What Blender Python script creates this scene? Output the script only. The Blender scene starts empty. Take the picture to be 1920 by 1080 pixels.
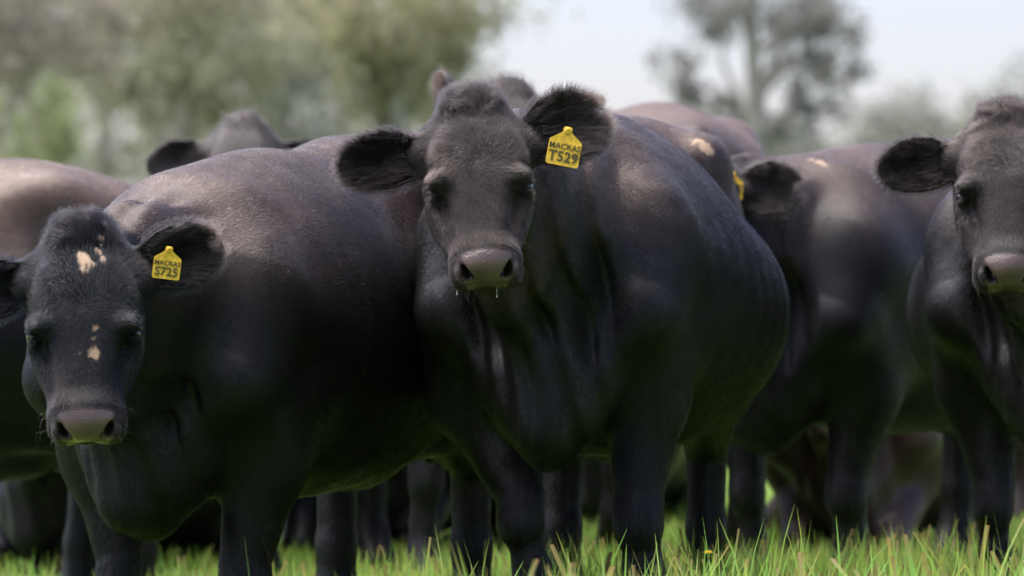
import bpy, math
import numpy as np
from concurrent.futures import ThreadPoolExecutor
from mathutils import Vector, Matrix

# ------------------------------------------------------------------ camera, sky, sun, exposure
scene = bpy.context.scene
F = 10300.0          # focal length in pixels of a 1920 wide frame
HY = 620.0           # image row of the horizon
CZ = 0.75            # lens height above the pasture

cam = bpy.data.cameras.new('camera')
cam_o = bpy.data.objects.new('camera', cam)
scene.collection.objects.link(cam_o)
cam_o.location = (0, 0, CZ)
cam_o.rotation_euler = (math.pi / 2, 0, 0)
cam.sensor_width = 36.0
cam.lens = 36.0 * F / 1920.0
cam.shift_y = (HY - 540.0) / 1920.0
cam.clip_start = 0.5
cam.clip_end = 3000.0
cam.dof.use_dof = True
cam.dof.focus_distance = 12.12
cam.dof.aperture_fstop = 4.4
scene.camera = cam_o

SUN_EL = math.radians(70)
SUN_AZ = math.radians(-80)          # measured from +Y towards +X: high, to the left, behind bright thin cloud
world = bpy.data.worlds.new('World')
scene.world = world
world.use_nodes = True
wn = world.node_tree
wn.nodes.clear()
sky = wn.nodes.new('ShaderNodeTexSky')
sky.sky_type = 'NISHITA'
sky.sun_disc = False
sky.sun_elevation = SUN_EL
sky.sun_rotation = SUN_AZ
sky.air_density = 1.0
sky.dust_density = 1.2
sky.ozone_density = 1.0
hsv = wn.nodes.new('ShaderNodeHueSaturation')
hsv.inputs['Saturation'].default_value = 0.9
wt = wn.nodes.new('ShaderNodeMix'); wt.data_type = 'RGBA'; wt.blend_type = 'MULTIPLY'
wt.inputs['Factor'].default_value = 1.0
wt.inputs[7].default_value = (1.045, 0.98, 1.15, 1)
bg = wn.nodes.new('ShaderNodeBackground')
bg.inputs['Strength'].default_value = 0.094
wo = wn.nodes.new('ShaderNodeOutputWorld')
wn.links.new(sky.outputs['Color'], hsv.inputs['Color'])
wn.links.new(hsv.outputs['Color'], wt.inputs[6])
wn.links.new(wt.outputs[2], bg.inputs['Color'])
wn.links.new(bg.outputs['Background'], wo.inputs['Surface'])

sun = bpy.data.lights.new('sun', 'SUN')
sun.energy = 4.7
sun.angle = math.radians(85)
sun.color = (1.0, 0.965, 0.92)
sun_o = bpy.data.objects.new('sun', sun)
scene.collection.objects.link(sun_o)
sd = Vector((math.sin(SUN_AZ) * math.cos(SUN_EL), math.cos(SUN_AZ) * math.cos(SUN_EL), math.sin(SUN_EL)))
sun_o.rotation_euler = sd.to_track_quat('Z', 'Y').to_euler()

scene.view_settings.view_transform = 'Standard'
scene.view_settings.look = 'None'
scene.view_settings.exposure = 1.0
scene.view_settings.gamma = 1.0
scene.cycles.max_bounces = 5
scene.cycles.adaptive_threshold = 0.025
scene.cycles.transparent_max_bounces = 8
scene.cycles_curves.shape = 'RIBBONS'
scene.cycles_curves.subdivisions = 1

COL = scene.collection
POOL = ThreadPoolExecutor(4)
rng = np.random.default_rng(7)


# ------------------------------------------------------------------ helpers
def W(px, py, d):
    return np.array([(px - 960.0) * d / F, d, CZ - (py - HY) * d / F])


def smooth(a, b, x):
    t = np.clip((x - a) / (b - a), 0, 1)
    return t * t * (3 - 2 * t)


def ground_z(x, y):
    dip = -0.06 * (1 - np.tanh((x + 0.45) / 0.35))
    return dip * (1 - smooth(14.0, 17.0, y)) * smooth(2.0, 9.0, y)


def new_obj(name, data, parent=None):
    o = bpy.data.objects.new(name, data)
    COL.objects.link(o)
    if parent is not None:
        o.parent = parent
    return o


def tag(o, label=None, cat=None, group=None, kind=None):
    if label: o['label'] = label
    if cat: o['category'] = cat
    if group: o['group'] = group
    if kind: o['kind'] = kind
    return o


def mesh_np(name, V, Q, smooth_shade=True):
    """mesh from numpy vertices and equal-sized faces"""
    me = bpy.data.meshes.new(name)
    V = np.asarray(V, np.float32); Q = np.asarray(Q, np.int32)
    n = Q.shape[1]
    me.vertices.add(len(V)); me.vertices.foreach_set('co', V.ravel())
    me.loops.add(Q.size); me.loops.foreach_set('vertex_index', Q.ravel())
    me.polygons.add(len(Q))
    me.polygons.foreach_set('loop_start', np.arange(0, Q.size, n, dtype=np.int32))
    try:
        me.polygons.foreach_set('loop_total', np.full(len(Q), n, np.int32))
    except Exception:
        pass
    me.update(calc_edges=True)
    if smooth_shade:
        me.polygons.foreach_set('use_smooth', np.ones(len(Q), bool))
    me.validate()
    return me


def set_attr(me, name, typ, dom, arr):
    a = me.attributes.new(name, typ, dom)
    key = {'FLOAT': 'value', 'FLOAT_COLOR': 'color', 'FLOAT_VECTOR': 'vector'}[typ]
    a.data.foreach_set(key, np.asarray(arr, np.float32).ravel())


def vnoise(P, freq, seed, n=6):
    """cheap coherent noise in -1..1 from a sum of turned sines"""
    r = np.random.default_rng(seed)
    out = np.zeros(len(P), np.float32)
    for i in range(n):
        k = r.normal(size=3); k = (k / np.linalg.norm(k) * freq * (0.7 + 0.8 * r.random())).astype(np.float32)
        out += np.sin(P @ k + np.float32(r.random() * 6.28))
    return out / (.53 * n)


# ------------------------------------------------------------------ materials
def new_mat(name):
    m = bpy.data.materials.new(name)
    m.use_nodes = True
    nt = m.node_tree
    return m, nt, nt.nodes['Principled BSDF']


def mat_hide():
    m, nt, b = new_mat('cattle_hide')
    at = nt.nodes.new('ShaderNodeAttribute'); at.attribute_name = 'pigment'
    ba = nt.nodes.new('ShaderNodeAttribute'); ba.attribute_name = 'bare'
    tc = nt.nodes.new('ShaderNodeTexCoord')
    nz = nt.nodes.new('ShaderNodeTexNoise'); nz.inputs['Scale'].default_value = 260; nz.inputs['Detail'].default_value = 3
    mp = nt.nodes.new('ShaderNodeMapping'); mp.inputs['Scale'].default_value = (0.35, 1, 0.6)
    nt.links.new(tc.outputs['Object'], mp.inputs['Vector']); nt.links.new(mp.outputs['Vector'], nz.inputs['Vector'])
    vo = nt.nodes.new('ShaderNodeTexVoronoi'); vo.inputs['Scale'].default_value = 210
    nt.links.new(tc.outputs['Object'], vo.inputs['Vector'])
    mx = nt.nodes.new('ShaderNodeMix'); mx.data_type = 'FLOAT'
    nt.links.new(ba.outputs['Fac'], mx.inputs['Factor'])
    nt.links.new(nz.outputs['Fac'], mx.inputs[2]); nt.links.new(vo.outputs['Distance'], mx.inputs[3])
    bp = nt.nodes.new('ShaderNodeBump'); bp.inputs['Strength'].default_value = 0.35; bp.inputs['Distance'].default_value = 0.002
    nt.links.new(mx.outputs[0], bp.inputs['Height']); nt.links.new(bp.outputs['Normal'], b.inputs['Normal'])
    nt.links.new(at.outputs['Color'], b.inputs['Base Color'])
    rr = nt.nodes.new('ShaderNodeMapRange'); rr.inputs['To Min'].default_value = 0.44; rr.inputs['To Max'].default_value = 0.2
    nt.links.new(ba.outputs['Fac'], rr.inputs['Value']); nt.links.new(rr.outputs['Result'], b.inputs['Roughness'])
    sp = nt.nodes.new('ShaderNodeMapRange'); sp.inputs['To Min'].default_value = 0.30; sp.inputs['To Max'].default_value = 0.55
    nt.links.new(ba.outputs['Fac'], sp.inputs['Value']); nt.links.new(sp.outputs['Result'], b.inputs['Specular IOR Level'])
    return m


def mat_fur():
    m, nt, b = new_mat('cattle_fur')
    nt.nodes.remove(b)
    at = nt.nodes.new('ShaderNodeAttribute'); at.attribute_name = 'tint'
    h = nt.nodes.new('ShaderNodeBsdfHairPrincipled')
    h.model = 'CHIANG'; h.parametrization = 'COLOR'
    nt.links.new(at.outputs['Color'], h.inputs['Color'])
    h.inputs['Roughness'].default_value = 0.27
    h.inputs['Radial Roughness'].default_value = 0.55
    h.inputs['Coat'].default_value = 0.0
    h.inputs['IOR'].default_value = 1.42
    h.inputs['Random Roughness'].default_value = 0.2
    nt.links.new(h.outputs['BSDF'], nt.nodes['Material Output'].inputs['Surface'])
    return m


def mat_plain(name, col, rough=0.5, spec=0.5, coat=0.0, noise=0.0, nscale=30.0):
    m, nt, b = new_mat(name)
    b.inputs['Base Color'].default_value = (*col, 1)
    b.inputs['Roughness'].default_value = rough
    b.inputs['Specular IOR Level'].default_value = spec
    b.inputs['Coat Weight'].default_value = coat
    b.inputs['Coat Roughness'].default_value = 0.06
    if noise:
        tc = nt.nodes.new('ShaderNodeTexCoord')
        nz = nt.nodes.new('ShaderNodeTexNoise'); nz.inputs['Scale'].default_value = nscale; nz.inputs['Detail'].default_value = 4
        nt.links.new(tc.outputs['Object'], nz.inputs['Vector'])
        cr = nt.nodes.new('ShaderNodeValToRGB')
        cr.color_ramp.elements[0].position = 0.3; cr.color_ramp.elements[1].position = 0.7
        cr.color_ramp.elements[0].color = (*[c * (1 - noise) for c in col], 1)
        cr.color_ramp.elements[1].color = (*[min(1, c * (1 + noise)) for c in col], 1)
        nt.links.new(nz.outputs['Fac'], cr.inputs['Fac']); nt.links.new(cr.outputs['Color'], b.inputs['Base Color'])
    return m


def mat_leaf(name, attr, trans=0.35):
    m, nt, b = new_mat(name)
    at = nt.nodes.new('ShaderNodeAttribute'); at.attribute_name = attr
    nt.links.new(at.outputs['Color'], b.inputs['Base Color'])
    b.inputs['Roughness'].default_value = 0.5
    tr = nt.nodes.new('ShaderNodeBsdfTranslucent')
    nt.links.new(at.outputs['Color'], tr.inputs['Color'])
    ms = nt.nodes.new('ShaderNodeMixShader'); ms.inputs['Fac'].default_value = trans
    nt.links.new(b.outputs['BSDF'], ms.inputs[1]); nt.links.new(tr.outputs['BSDF'], ms.inputs[2])
    nt.links.new(ms.outputs['Shader'], nt.nodes['Material Output'].inputs['Surface'])
    return m


M_HIDE = mat_hide()
M_FUR = mat_fur()
M_EYE = mat_plain('eye_gloss', (0.012, 0.008, 0.006), 0.08, 0.6, 1.0)
M_TAG = mat_plain('tag_plastic', (0.84, 0.50, 0.045), 0.5, 0.35, 0.0, 0.28, 75)
M_INK = mat_plain('tag_ink', (0.10, 0.085, 0.03), 0.6, 0.3)
M_DROOL = mat_plain('drool', (0.75, 0.75, 0.78), 0.1, 0.6, 1.0)
M_HOOF = mat_plain('hoof_horn', (0.03, 0.026, 0.022), 0.5, 0.4, 0, 0.3, 40)
M_BARK = mat_plain('gum_bark', (0.40, 0.36, 0.32), 0.85, 0.2, 0, 0.3, 3)
M_CROWN = mat_leaf('gum_leaf', 'tint', 0.5)
M_GRASS = mat_leaf('pasture_blade', 'tint', 0.5)


# ------------------------------------------------------------------ implicit surfaces
def smin(a, b, k):
    h = np.maximum(k - np.abs(a - b), 0) / k
    return np.minimum(a, b) - h * h * k * 0.25


def smax(a, b, k):
    return -smin(-a, -b, k)


def ell(P, c, r, R=None):
    q = P - np.asarray(c, np.float32)
    if R is not None:
        q = q @ np.asarray(R, np.float32)
    r = np.asarray(r, np.float32)
    k0 = np.sqrt(((q / r) ** 2).sum(1)) + 1e-9
    k1 = np.sqrt(((q / (r * r)) ** 2).sum(1)) + 1e-9
    return k0 * (k0 - 1) / k1


def cone(P, a, b, ra, rb):
    a = np.asarray(a, np.float32); b = np.asarray(b, np.float32)
    ba = b - a
    h = np.clip(((P - a) @ ba) / (ba @ ba), 0, 1)
    q = P - a - h[:, None] * ba
    return np.sqrt((q * q).sum(1)) - (ra + (rb - ra) * h)


def chain(P, pts, rad, k=0.03):
    d = None
    for i in range(len(pts) - 1):
        e = cone(P, pts[i], pts[i + 1], rad[i], rad[i + 1])
        d = e if d is None else smin(d, e, k)
    return d


def loft(P, pts, ws, hs, side, k=0.04):
    """tube with elliptic sections: ws along side, hs across"""
    side = np.asarray(side, np.float32)
    d = None
    for i in range(len(pts) - 1):
        a = np.asarray(pts[i], np.float32); b = np.asarray(pts[i + 1], np.float32)
        ba = b - a; L = np.sqrt(ba @ ba); ax = ba / L
        sd_ = side - ax * (side @ ax); sd_ /= np.linalg.norm(sd_)
        up = np.cross(sd_, ax)
        h = np.clip(((P - a) @ ba) / (L * L), 0, 1)
        q = P - a - h[:, None] * ba
        w = ws[i] + (ws[i + 1] - ws[i]) * h; hh = hs[i] + (hs[i + 1] - hs[i]) * h
        m = np.minimum(w, hh)
        s = q @ sd_; u = q @ up; l = q @ ax
        e = (np.sqrt((s / w) ** 2 + (u / hh) ** 2 + (l / m) ** 2) - 1) * m
        d = e if d is None else smin(d, e, k)
    return d


_TAB = {}


def soft(x, xs, ys):
    """interpolation through a smoothed table, so that sections leave no bands"""
    key = (tuple(xs), tuple(ys))
    if key not in _TAB:
        g = np.linspace(xs[0] - .1, xs[-1] + .1, 400)
        v = np.interp(g, xs, ys)
        k = np.exp(-.5 * (np.arange(-40, 41) * (g[1] - g[0]) / .016) ** 2); k /= k.sum()
        _TAB[key] = (g, np.convolve(np.pad(v, 40, 'edge'), k, 'valid'))
    g, v = _TAB[key]
    return np.interp(x, g, v).astype(np.float32)


def head_loft(t, s, n, T, hw, nt_, nb, ex, r=0.03):
    tc = np.clip(t, T[0], T[-1])
    w = soft(tc, T, hw); a = soft(tc, T, nt_); b = soft(tc, T, nb)
    c = (a + b) / 2; h = (a - b) / 2
    q = (np.abs(s / w) ** ex + np.abs((n - c) / h) ** ex) ** (1 / ex)
    d1 = (q - 1) * np.minimum(w, h)
    dt = np.abs(t - tc)
    return np.where(dt > 0, np.sqrt(np.maximum(d1 + r, 0) ** 2 + dt ** 2) - r, d1).astype(np.float32)


def tr(t):
    return .1 + (t - .1) / 1.15 if t > .1 else t


def head_sdf(H):
    """H: points in head coordinates (t down the face, s to the animal's left, n out of the forehead)"""
    t, s, n = H[:, 0], H[:, 1], H[:, 2]
    t = np.where(t > .1, .1 + (t - .1) * 1.15, t)        # short broad beef head
    H = np.stack([t, s, n], 1)
    sa = np.abs(s)
    HS = np.stack([t, sa, n], 1)
    d = head_loft(t, s, n, [0.0, .04, .10, .16, .23, .30, .37, .43],
                  [.046, .074, .104, .116, .108, .075, .060, .058],
                  [-.05, -.022, .0, .008, .008, .0, -.008, -.014],
                  [-.13, -.16, -.18, -.18, -.16, -.13, -.115, -.10], 3.0)
    jaw = head_loft(t, s, n, [.10, .18, .26, .33, .40, .45],
                    [.090, .114, .116, .098, .072, .054],
                    [-.09, -.08, -.07, -.06, -.06, -.06],
                    [-.20, -.25, -.245, -.21, -.175, -.15], 2.3)
    d = smin(d, jaw, 0.03)
    d = smin(d, ell(H, (.025, 0, -.075), (.050, .056, .048)), 0.035)
    # brow over a hollow, lids with a slit
    d = smin(d, cone(HS, (.03, .035, -.09), (.10, .105, -.105), .042, .046), 0.03)
    d = smax(d, -ell(HS, (.345, .111, -.042), (.078, .038, .048)), 0.028)
    ce, se = math.cos(.45), -math.sin(.45)                # the eye slants down towards the nose
    qe = np.stack([(t - .256) * ce + (n + .040) * se, sa, -(t - .256) * se + (n + .040) * ce], 1)
    d = smin(d, ell(qe, (-.024, .0905, .004), (.018, .026, .044)), 0.026)
    d = smax(d, -ell(qe, (.006, .126, .006), (.022, .022, .034)), 0.014)
    d = smin(d, ell(qe, (-.0105, .103, .0), (.0090, .0165, .031)), 0.007)
    d = smin(d, ell(qe, (.0120, .1005, .0), (.0085, .014, .028)), 0.010)
    d = smin(d, cone(HS, (.285, .100, -.062), (.40, .064, -.066), .015, .010), 0.030)   # facial crest
    # muzzle
    d = smin(d, ell(H, (.452, 0, -.068), (.055, .077, .066)), 0.03)
    d = smin(d, ell(H, (.478, 0, -.045), (.036, .062, .040)), 0.02)
    d = smin(d, ell(HS, (.470, .046, -.100), (.036, .034, .034)), 0.02)
    d = smin(d, ell(H, (.446, 0, -.142), (.044, .048, .028)), 0.015)
    d = smax(d, -ell(H, (.500, 0, -.1275), (.045, .085, .0040)), 0.010)
    # nostrils, leaning inwards at the bottom
    c, s_ = math.cos(0.55), math.sin(0.55)
    q = np.stack([t - .500, (sa - .043) * c - (n + .040) * s_, (sa - .043) * s_ + (n + .040) * c], 1)
    d = smin(d, ell(q, (-.004, .014, -.004), (.022, .012, .026)), 0.012)
    d = smax(d, -ell(q, (0.006, 0, 0), (.040, .0095, .021)), 0.008)
    return d.astype(np.float32) * np.float32(.93)


class Ear:
    """cupped leaf; local u outwards, v towards the opening, w across"""
    def __init__(self, base, axis, opening, L=0.19, wid=0.056, notch=None):
        a = np.asarray(axis, float); a /= np.linalg.norm(a)
        o = np.asarray(opening, float); o -= a * (o @ a); o /= np.linalg.norm(o)
        self.base = np.asarray(base, float); self.a, self.o = a, o
        self.b = np.cross(a, o); self.L, self.wid, self.notch = L, wid, notch

    def local(self, P):
        q = P - self.base.astype(np.float32)
        return q @ self.a.astype(np.float32), q @ self.o.astype(np.float32), q @ self.b.astype(np.float32)

    def width(self, u):
        x = np.clip(u / self.L, 0, 1)
        return self.wid * np.interp(x, [0, .12, .3, .5, .7, .84, .93, .98, 1.0], [.55, .68, .92, 1.0, .92, .73, .52, .31, .12])

    def sdf(self, P):
        u, v, w = self.local(P)
        Wd = self.width(u)
        x = np.clip(u / self.L, 0, 1)
        cup = 0.045 * (1 - x) + 0.018
        v0 = cup * (w / self.wid) ** 2 - 0.016 + 0.02 * x * x
        th = 0.0055
        dl = np.abs(w) - Wd
        du = np.maximum(-u, u - self.L)
        dl = np.maximum(dl, du)
        dv = np.abs(v - v0) * 0.8 - th
        d = np.hypot(np.maximum(dl, 0), np.maximum(dv, 0)) + np.minimum(np.maximum(dl, dv), 0) - 0.003
        d = smin(d, cone(P, self.base - self.a * 0.03, self.base + self.a * 0.045 - self.o * 0.012, 0.040, 0.020), 0.03)
        if self.notch:
            for (nu, nw, nr) in self.notch:
                c = np.hypot(u - nu, w - nw) - nr
                d = smax(d, -c, 0.006)
        return d.astype(np.float32)


class Cow:
    def __init__(self, shoulder, yaw, poll, head_yaw=0, head_tilt=30, head_roll=0, scale=1.0, ears=None,
                 belly=1.0, knees=None, hocks=None, ground=None, neck_drop=0.0, girth=1.0, pitch=0.0, head_scale=1.0, lying=False, face=.13):
        """shoulder: (px, d) of the shoulder centre; yaw: degrees the tail swings to picture right; poll: (px, py, d)"""
        a = math.radians(yaw)
        self.h = np.array([-math.sin(a), -math.cos(a)])
        sx = (shoulder[0] - 960) * shoulder[1] / F
        root = np.array([sx, shoulder[1]]) - self.h * 0.50 * scale
        gz = float(ground_z(sx, shoulder[1])) if ground is None else ground
        self.loc = np.array([root[0], root[1], gz]); self.scale = scale
        self.rz = math.atan2(self.h[1], self.h[0])
        c, s = math.cos(self.rz), math.sin(self.rz)
        self.pitch = math.radians(pitch); self.lying = lying
        if lying: self.loc[2] -= .40 * scale
        cp, sp = math.cos(self.pitch), math.sin(self.pitch)
        self.R = np.array([[c, -s, 0], [s, c, 0], [0, 0, 1]]) @ np.array([[cp, 0, sp], [0, 1, 0], [-sp, 0, cp]])   # body -> world
        th, ps, ro = map(math.radians, (head_tilt, head_yaw, head_roll))
        Fd = np.array([math.sin(ps), -math.cos(ps), 0]); up = np.array([0, 0, 1.0])
        T = math.cos(th) * -up + math.sin(th) * Fd
        N = math.cos(th) * Fd + math.sin(th) * up
        S = np.cross(N, T)
        Rr = np.array(Matrix.Rotation(ro, 3, Vector(-Fd)))
        T, N, S = Rr @ T, Rr @ N, Rr @ S
        Hw = np.stack([T, S, N], 1)                       # columns: axes in world
        self.HR = self.R.T @ Hw                           # columns: axes in body frame
        self.poll = (self.R.T @ (W(*poll) - self.loc)) / scale
        self.hs = head_scale / scale                             # heads keep their real size
        self.belly, self.girth, self.face = belly, girth, face
        self.knees = knees or {}; self.hocks = hocks or {}
        self.neck_drop = neck_drop
        self.ears = []
        for i, sg in enumerate((-1, 1)):                  # right ear (picture left), left ear
            e = (ears or [{}, {}])[i]
            ax = e.get('axis', (.12, 1.0, -.10)); op = e.get('open', (.35, .25, 1.0))
            base = self.h2b(np.array([[e.get('t', .105), sg * .108, -.105]]))[0]
            axb = self.HR @ np.array([ax[0], sg * ax[1], ax[2]]); opb = self.HR @ np.array([op[0], sg * op[1], op[2]])
            self.ears.append(Ear(base, axb, opb, e.get('L', .185) * self.hs, e.get('wid', .056) * self.hs, e.get('notch')))

    def h2b(self, H):
        return self.poll + (H * self.hs) @ self.HR.T

    def b2h(self, P):
        return ((P - self.poll.astype(np.float32)) @ self.HR.astype(np.float32)) / self.hs

    def world(self, P):
        return self.loc + (P * self.scale) @ self.R.T

    def body_sdf(self, P):
        x, y, z = P[:, 0], P[:, 1], P[:, 2]
        ya = np.abs(y)
        PS = np.stack([x, ya, z], 1)
        g = self.girth; bl = self.belly
        d = ell(P, (0.08, 0, .885), (.72, .37 * g, .385))                       # rib cage
        d = smin(d, ell(P, (-.12, 0, .80), (.62, .425 * g * bl, .35)), .10)      # belly
        d = smin(d, ell(P, (-.52, 0, 1.04), (.42, .27, .235)), .10)             # loin and rump
        d = smin(d, ell(PS, (-.47, .20, 1.17), (.11, .075, .075)), .09)         # hook bones
        d = smin(d, ell(PS, (-.84, .11, 1.06), (.07, .06, .09)), .08)           # pin bones
        d = smin(d, ell(PS, (-.64, .16, .86), (.23, .14, .32)), .09)            # thigh
        d = smin(d, chain(P, [(.42, 0, 1.15), (.0, 0, 1.155), (-.45, 0, 1.165), (-.82, 0, 1.12)], [.075, .08, .08, .06], .1), .10)
        d = smax(d, -ell(PS, (-.29, .36, 1.12), (.15, .10, .10)), .08)          # hollow of the flank before the hook bone
        # shoulder blade, point of the shoulder, upper arm
        sh = loft(PS, [(.36, .12, 1.09), (.48, .19, .95), (.63, .205, .80)], [.085, .130, .108], [.12, .18, .105], (0, 1, 0), .05)
        sh = smin(sh, ell(PS, (.41, .225, .74), (.15, .095, .16)), .03)         # triceps
        d = smin(d, sh, .085)
        d = smin(d, ell(P, (.56, 0, .82), (.24, .20, .31)), .08)                # chest
        # breast and dewlap
        d = smin(d, ell(P, (.66, 0, .61), (.15, .135, .13)), .09)
        d = smax(d, -ell(PS, (.81, .130, .83), (.13, .070, .15)), .05)           # hollow in front of the shoulder
        return d

    def legs_sdf(self, P):
        d = None
        if self.lying:                                        # folded under the body
            PS = np.stack([P[:, 0], np.abs(P[:, 1]), P[:, 2]], 1)
            d = chain(PS, [(.5, .16, .60), (.74, .15, .44), (.55, .15, .42)], [.10, .05, .04], .05)
            return smin(d, chain(PS, [(-.5, .22, .64), (-.24, .30, .50), (-.60, .32, .43), (-.28, .34, .41)], [.17, .10, .055, .04], .06), .05)
        for sg in (-1, 1):
            kx, ky = self.knees.get(sg, (0, 0)); hx, hy = self.hocks.get(sg, (0, 0))
            f = [(.56, sg * .215, .79), (.46, sg * .205, .60), (.50 + kx, sg * .165 + ky, .315), (.485 + kx * 1.3, sg * .165 + ky * 1.3, .20),
                 (.49 + kx * 1.5, sg * .165 + ky * 1.5, .115), (.54 + kx * 1.6, sg * .165 + ky * 1.6, .03)]
            e = chain(P, f[:2], [.092, .102])
            e = smin(e, chain(P, [f[1], tuple(np.add(f[2], (0, 0, .06)))], [.095, .052], .02), .05)
            e = smin(e, ell(P, np.add(f[2], (.008, 0, 0)), (.057, .053, .064)), .03)
            e = smin(e, chain(P, f[2:], [.046, .037, .046, .056], .03), .015)
            b = [(-.52, sg * .19, .82), (-.44, sg * .225, .66), (-.76 + hx, sg * .185 + hy, .47), (-.74 + hx * 1.1, sg * .185 + hy * 1.3, .25),
                 (-.73 + hx * 1.2, sg * .185 + hy * 1.4, .115), (-.67 + hx * 1.2, sg * .185 + hy * 1.4, .03)]
            e2 = chain(P, b[:2], [.17, .13])
            e2 = smin(e2, chain(P, [b[1], b[2]], [.125, .055], .03), .06)
            e2 = smin(e2, ell(P, np.add(b[2], (-.02, 0, .015)), (.055, .045, .065)), .03)
            e2 = smin(e2, chain(P, b[2:], [.052, .044, .05, .058], .03), .02)
            e = smin(e, e2, .03)
            d = e if d is None else np.minimum(d, e)
        return d

    def neck_sdf(self, P):
        nape = self.h2b(np.array([[.10, 0, -.135]]))[0]
        jawp = self.h2b(np.array([[.20, 0, -.19]]))[0]
        a = np.array([.40, 0, .94]); b = np.array([.62, 0, .86])
        m = nape * .5 + np.array([.5, 0, .96]) * .5 + np.array([0, 0, .0 - self.neck_drop])
        side = self.HR[:, 1] * .5 + np.array([0, 1.0, 0]) * .7
        d = loft(P, [a, m, nape], [.19, .135, .085], [.25, .185, .115], side, .08)
        thr = jawp * .55 + np.array([.62, 0, .84]) * .45 + np.array([0, 0, -.02])
        d = smin(d, loft(P, [jawp, thr, b], [.07, .075, .15], [.08, .12, .18], side, .06), .07)
        # dewlap: a thin fold from the throat to the breast
        c0 = jawp + (thr - jawp) * .35 - np.array([0, 0, .06])
        c1 = thr + np.array([.055, 0, -.115]); c2 = np.array([.80, 0, .70]); c3 = np.array([.79, 0, .53]); c4 = np.array([.66, 0, .485])
        d = smin(d, chain(P, [c0, c1, c2, c3, c4], [.024, .024, .028, .034, .034], .05), .03)
        return d

    def sdf(self, P):
        P = P.astype(np.float32)
        d = self.body_sdf(P)
        def part(m, fn, k):
            if m.any():
                d[m] = smin(d[m], fn(P[m]), k)
        part(P[:, 2] < 1.02, self.legs_sdf, .05)
        part(P[:, 0] > .10, self.neck_sdf, .085)
        part(P[:, 0] < -.55, lambda q: chain(q, [(-.86, 0, 1.17), (-.925, 0, 1.05), (-.93, 0, .75), (-.92, 0, .45)], [.05, .032, .022, .02], .03), .03)
        part((P[:, 2] < .75) & (P[:, 0] < 0), lambda q: ell(q, (-.42, 0, .53), (.20, .14, .10)), .05)
        # soft unevenness of flesh and folds of skin
        f = .006 * vnoise(P, 9, 3, 4) + .0025 * vnoise(P * np.float32([1, 1, .5]), 26, 4, 4)
        # loose skin: upright folds on the neck and breast, faint ribs on the barrel
        nk = smooth(.50, .66, P[:, 0]) * smooth(.45, .6, P[:, 2]) * smooth(.20, .12, np.abs(P[:, 1]))
        f = f + nk * .0065 * np.sin(P[:, 1] * 95 + 9 * P[:, 2] + 2.5 * vnoise(P, 7, 8, 3)) * (.5 + .5 * vnoise(P, 6, 9, 3))
        rb = smooth(-.45, -.25, P[:, 0]) * smooth(.34, .22, P[:, 0]) * smooth(.6, .75, P[:, 2]) * smooth(1.15, .95, P[:, 2])
        f = f + rb * .0012 * np.sin(P[:, 0] * 78 + P[:, 2] * 14)
        d = d + f
        H = self.b2h(P)
        near = ((H - np.float32([.22, 0, -.10])) ** 2).sum(1) < .50 ** 2
        if near.any():
            e = head_sdf(H[near]) * self.hs
            dn = smin(d[near], e, .05)
            for er in self.ears:
                dn = smin(dn, er.sdf(P[near]), .014)
            d[near] = dn
        return d.astype(np.float32)

    # ---- surface nets on a rectilinear grid that is finer round the head
    def mesh(self, hb, hh, front_only=False):
        hp = self.h2b(np.array([[.22, 0, -.10]]))[0]
        corners = self.h2b(np.array([[t, s, n] for t in (-.06, .56) for s in (-.34, .34) for n in (-.28, .09)]))
        lo = corners.min(0); hi = corners.max(0)
        def axis(a, b, l, h):
            out = [a]
            while out[-1] < b:
                st = hh if (l - hb < out[-1] < h + hb) else hb
                out.append(out[-1] + st)
            return np.array(out, np.float32)
        A = axis(min(-1.05, lo[0]), max(.98, hi[0]) + .05, lo[0], hi[0])
        B = axis(min(-.58, lo[1]), max(.58, hi[1]) + .03, lo[1], hi[1])
        C = axis(-.03, max(1.36, hi[2]) + .03, lo[2], hi[2])
        shp = (len(A), len(B), len(C))
        st = 4
        ia, ib, ic = [np.unique(np.append(np.arange(0, n, st), n - 1)) for n in shp]
        G = np.stack(np.meshgrid(A[ia], B[ib], C[ic], indexing='ij'), -1).reshape(-1, 3)
        dc = self.sdf(G).reshape(len(ia), len(ib), len(ic))
        thr = .85 * np.sqrt(((np.diff(A[ia]))[:, None, None]) ** 2 + (np.diff(B[ib]))[None, :, None] ** 2 + (np.diff(C[ic]))[None, None, :] ** 2)
        blk = np.zeros(thr.shape, bool)
        mn = np.full(thr.shape, 9.0, np.float32)
        for i in (0, 1):
            for j in (0, 1):
                for k in (0, 1):
                    s = dc[i:i + thr.shape[0], j:j + thr.shape[1], k:k + thr.shape[2]]
                    mn = np.minimum(mn, np.abs(s))
        blk = mn < thr
        # nearest-corner fill for everything else
        ra = np.clip((np.arange(shp[0]) + st // 2) // st, 0, len(ia) - 1)
        rb = np.clip((np.arange(shp[1]) + st // 2) // st, 0, len(ib) - 1)
        rc = np.clip((np.arange(shp[2]) + st // 2) // st, 0, len(ic) - 1)
        val = dc[np.ix_(ra, rb, rc)].copy()
        ba = np.minimum(np.arange(shp[0]) // st, blk.shape[0] - 1)
        bb = np.minimum(np.arange(shp[1]) // st, blk.shape[1] - 1)
        bc = np.minimum(np.arange(shp[2]) // st, blk.shape[2] - 1)
        act = blk[np.ix_(ba, bb, bc)]
        for ax in range(3):                               # nodes on the far faces of active blocks
            ii = np.arange(st, shp[ax], st)
            sl = [slice(None)] * 3; sr = [slice(None)] * 3
            sl[ax] = ii; sr[ax] = ii - 1
            act[tuple(sl)] |= act[tuple(sr)]
        idx = np.nonzero(act)
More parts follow.
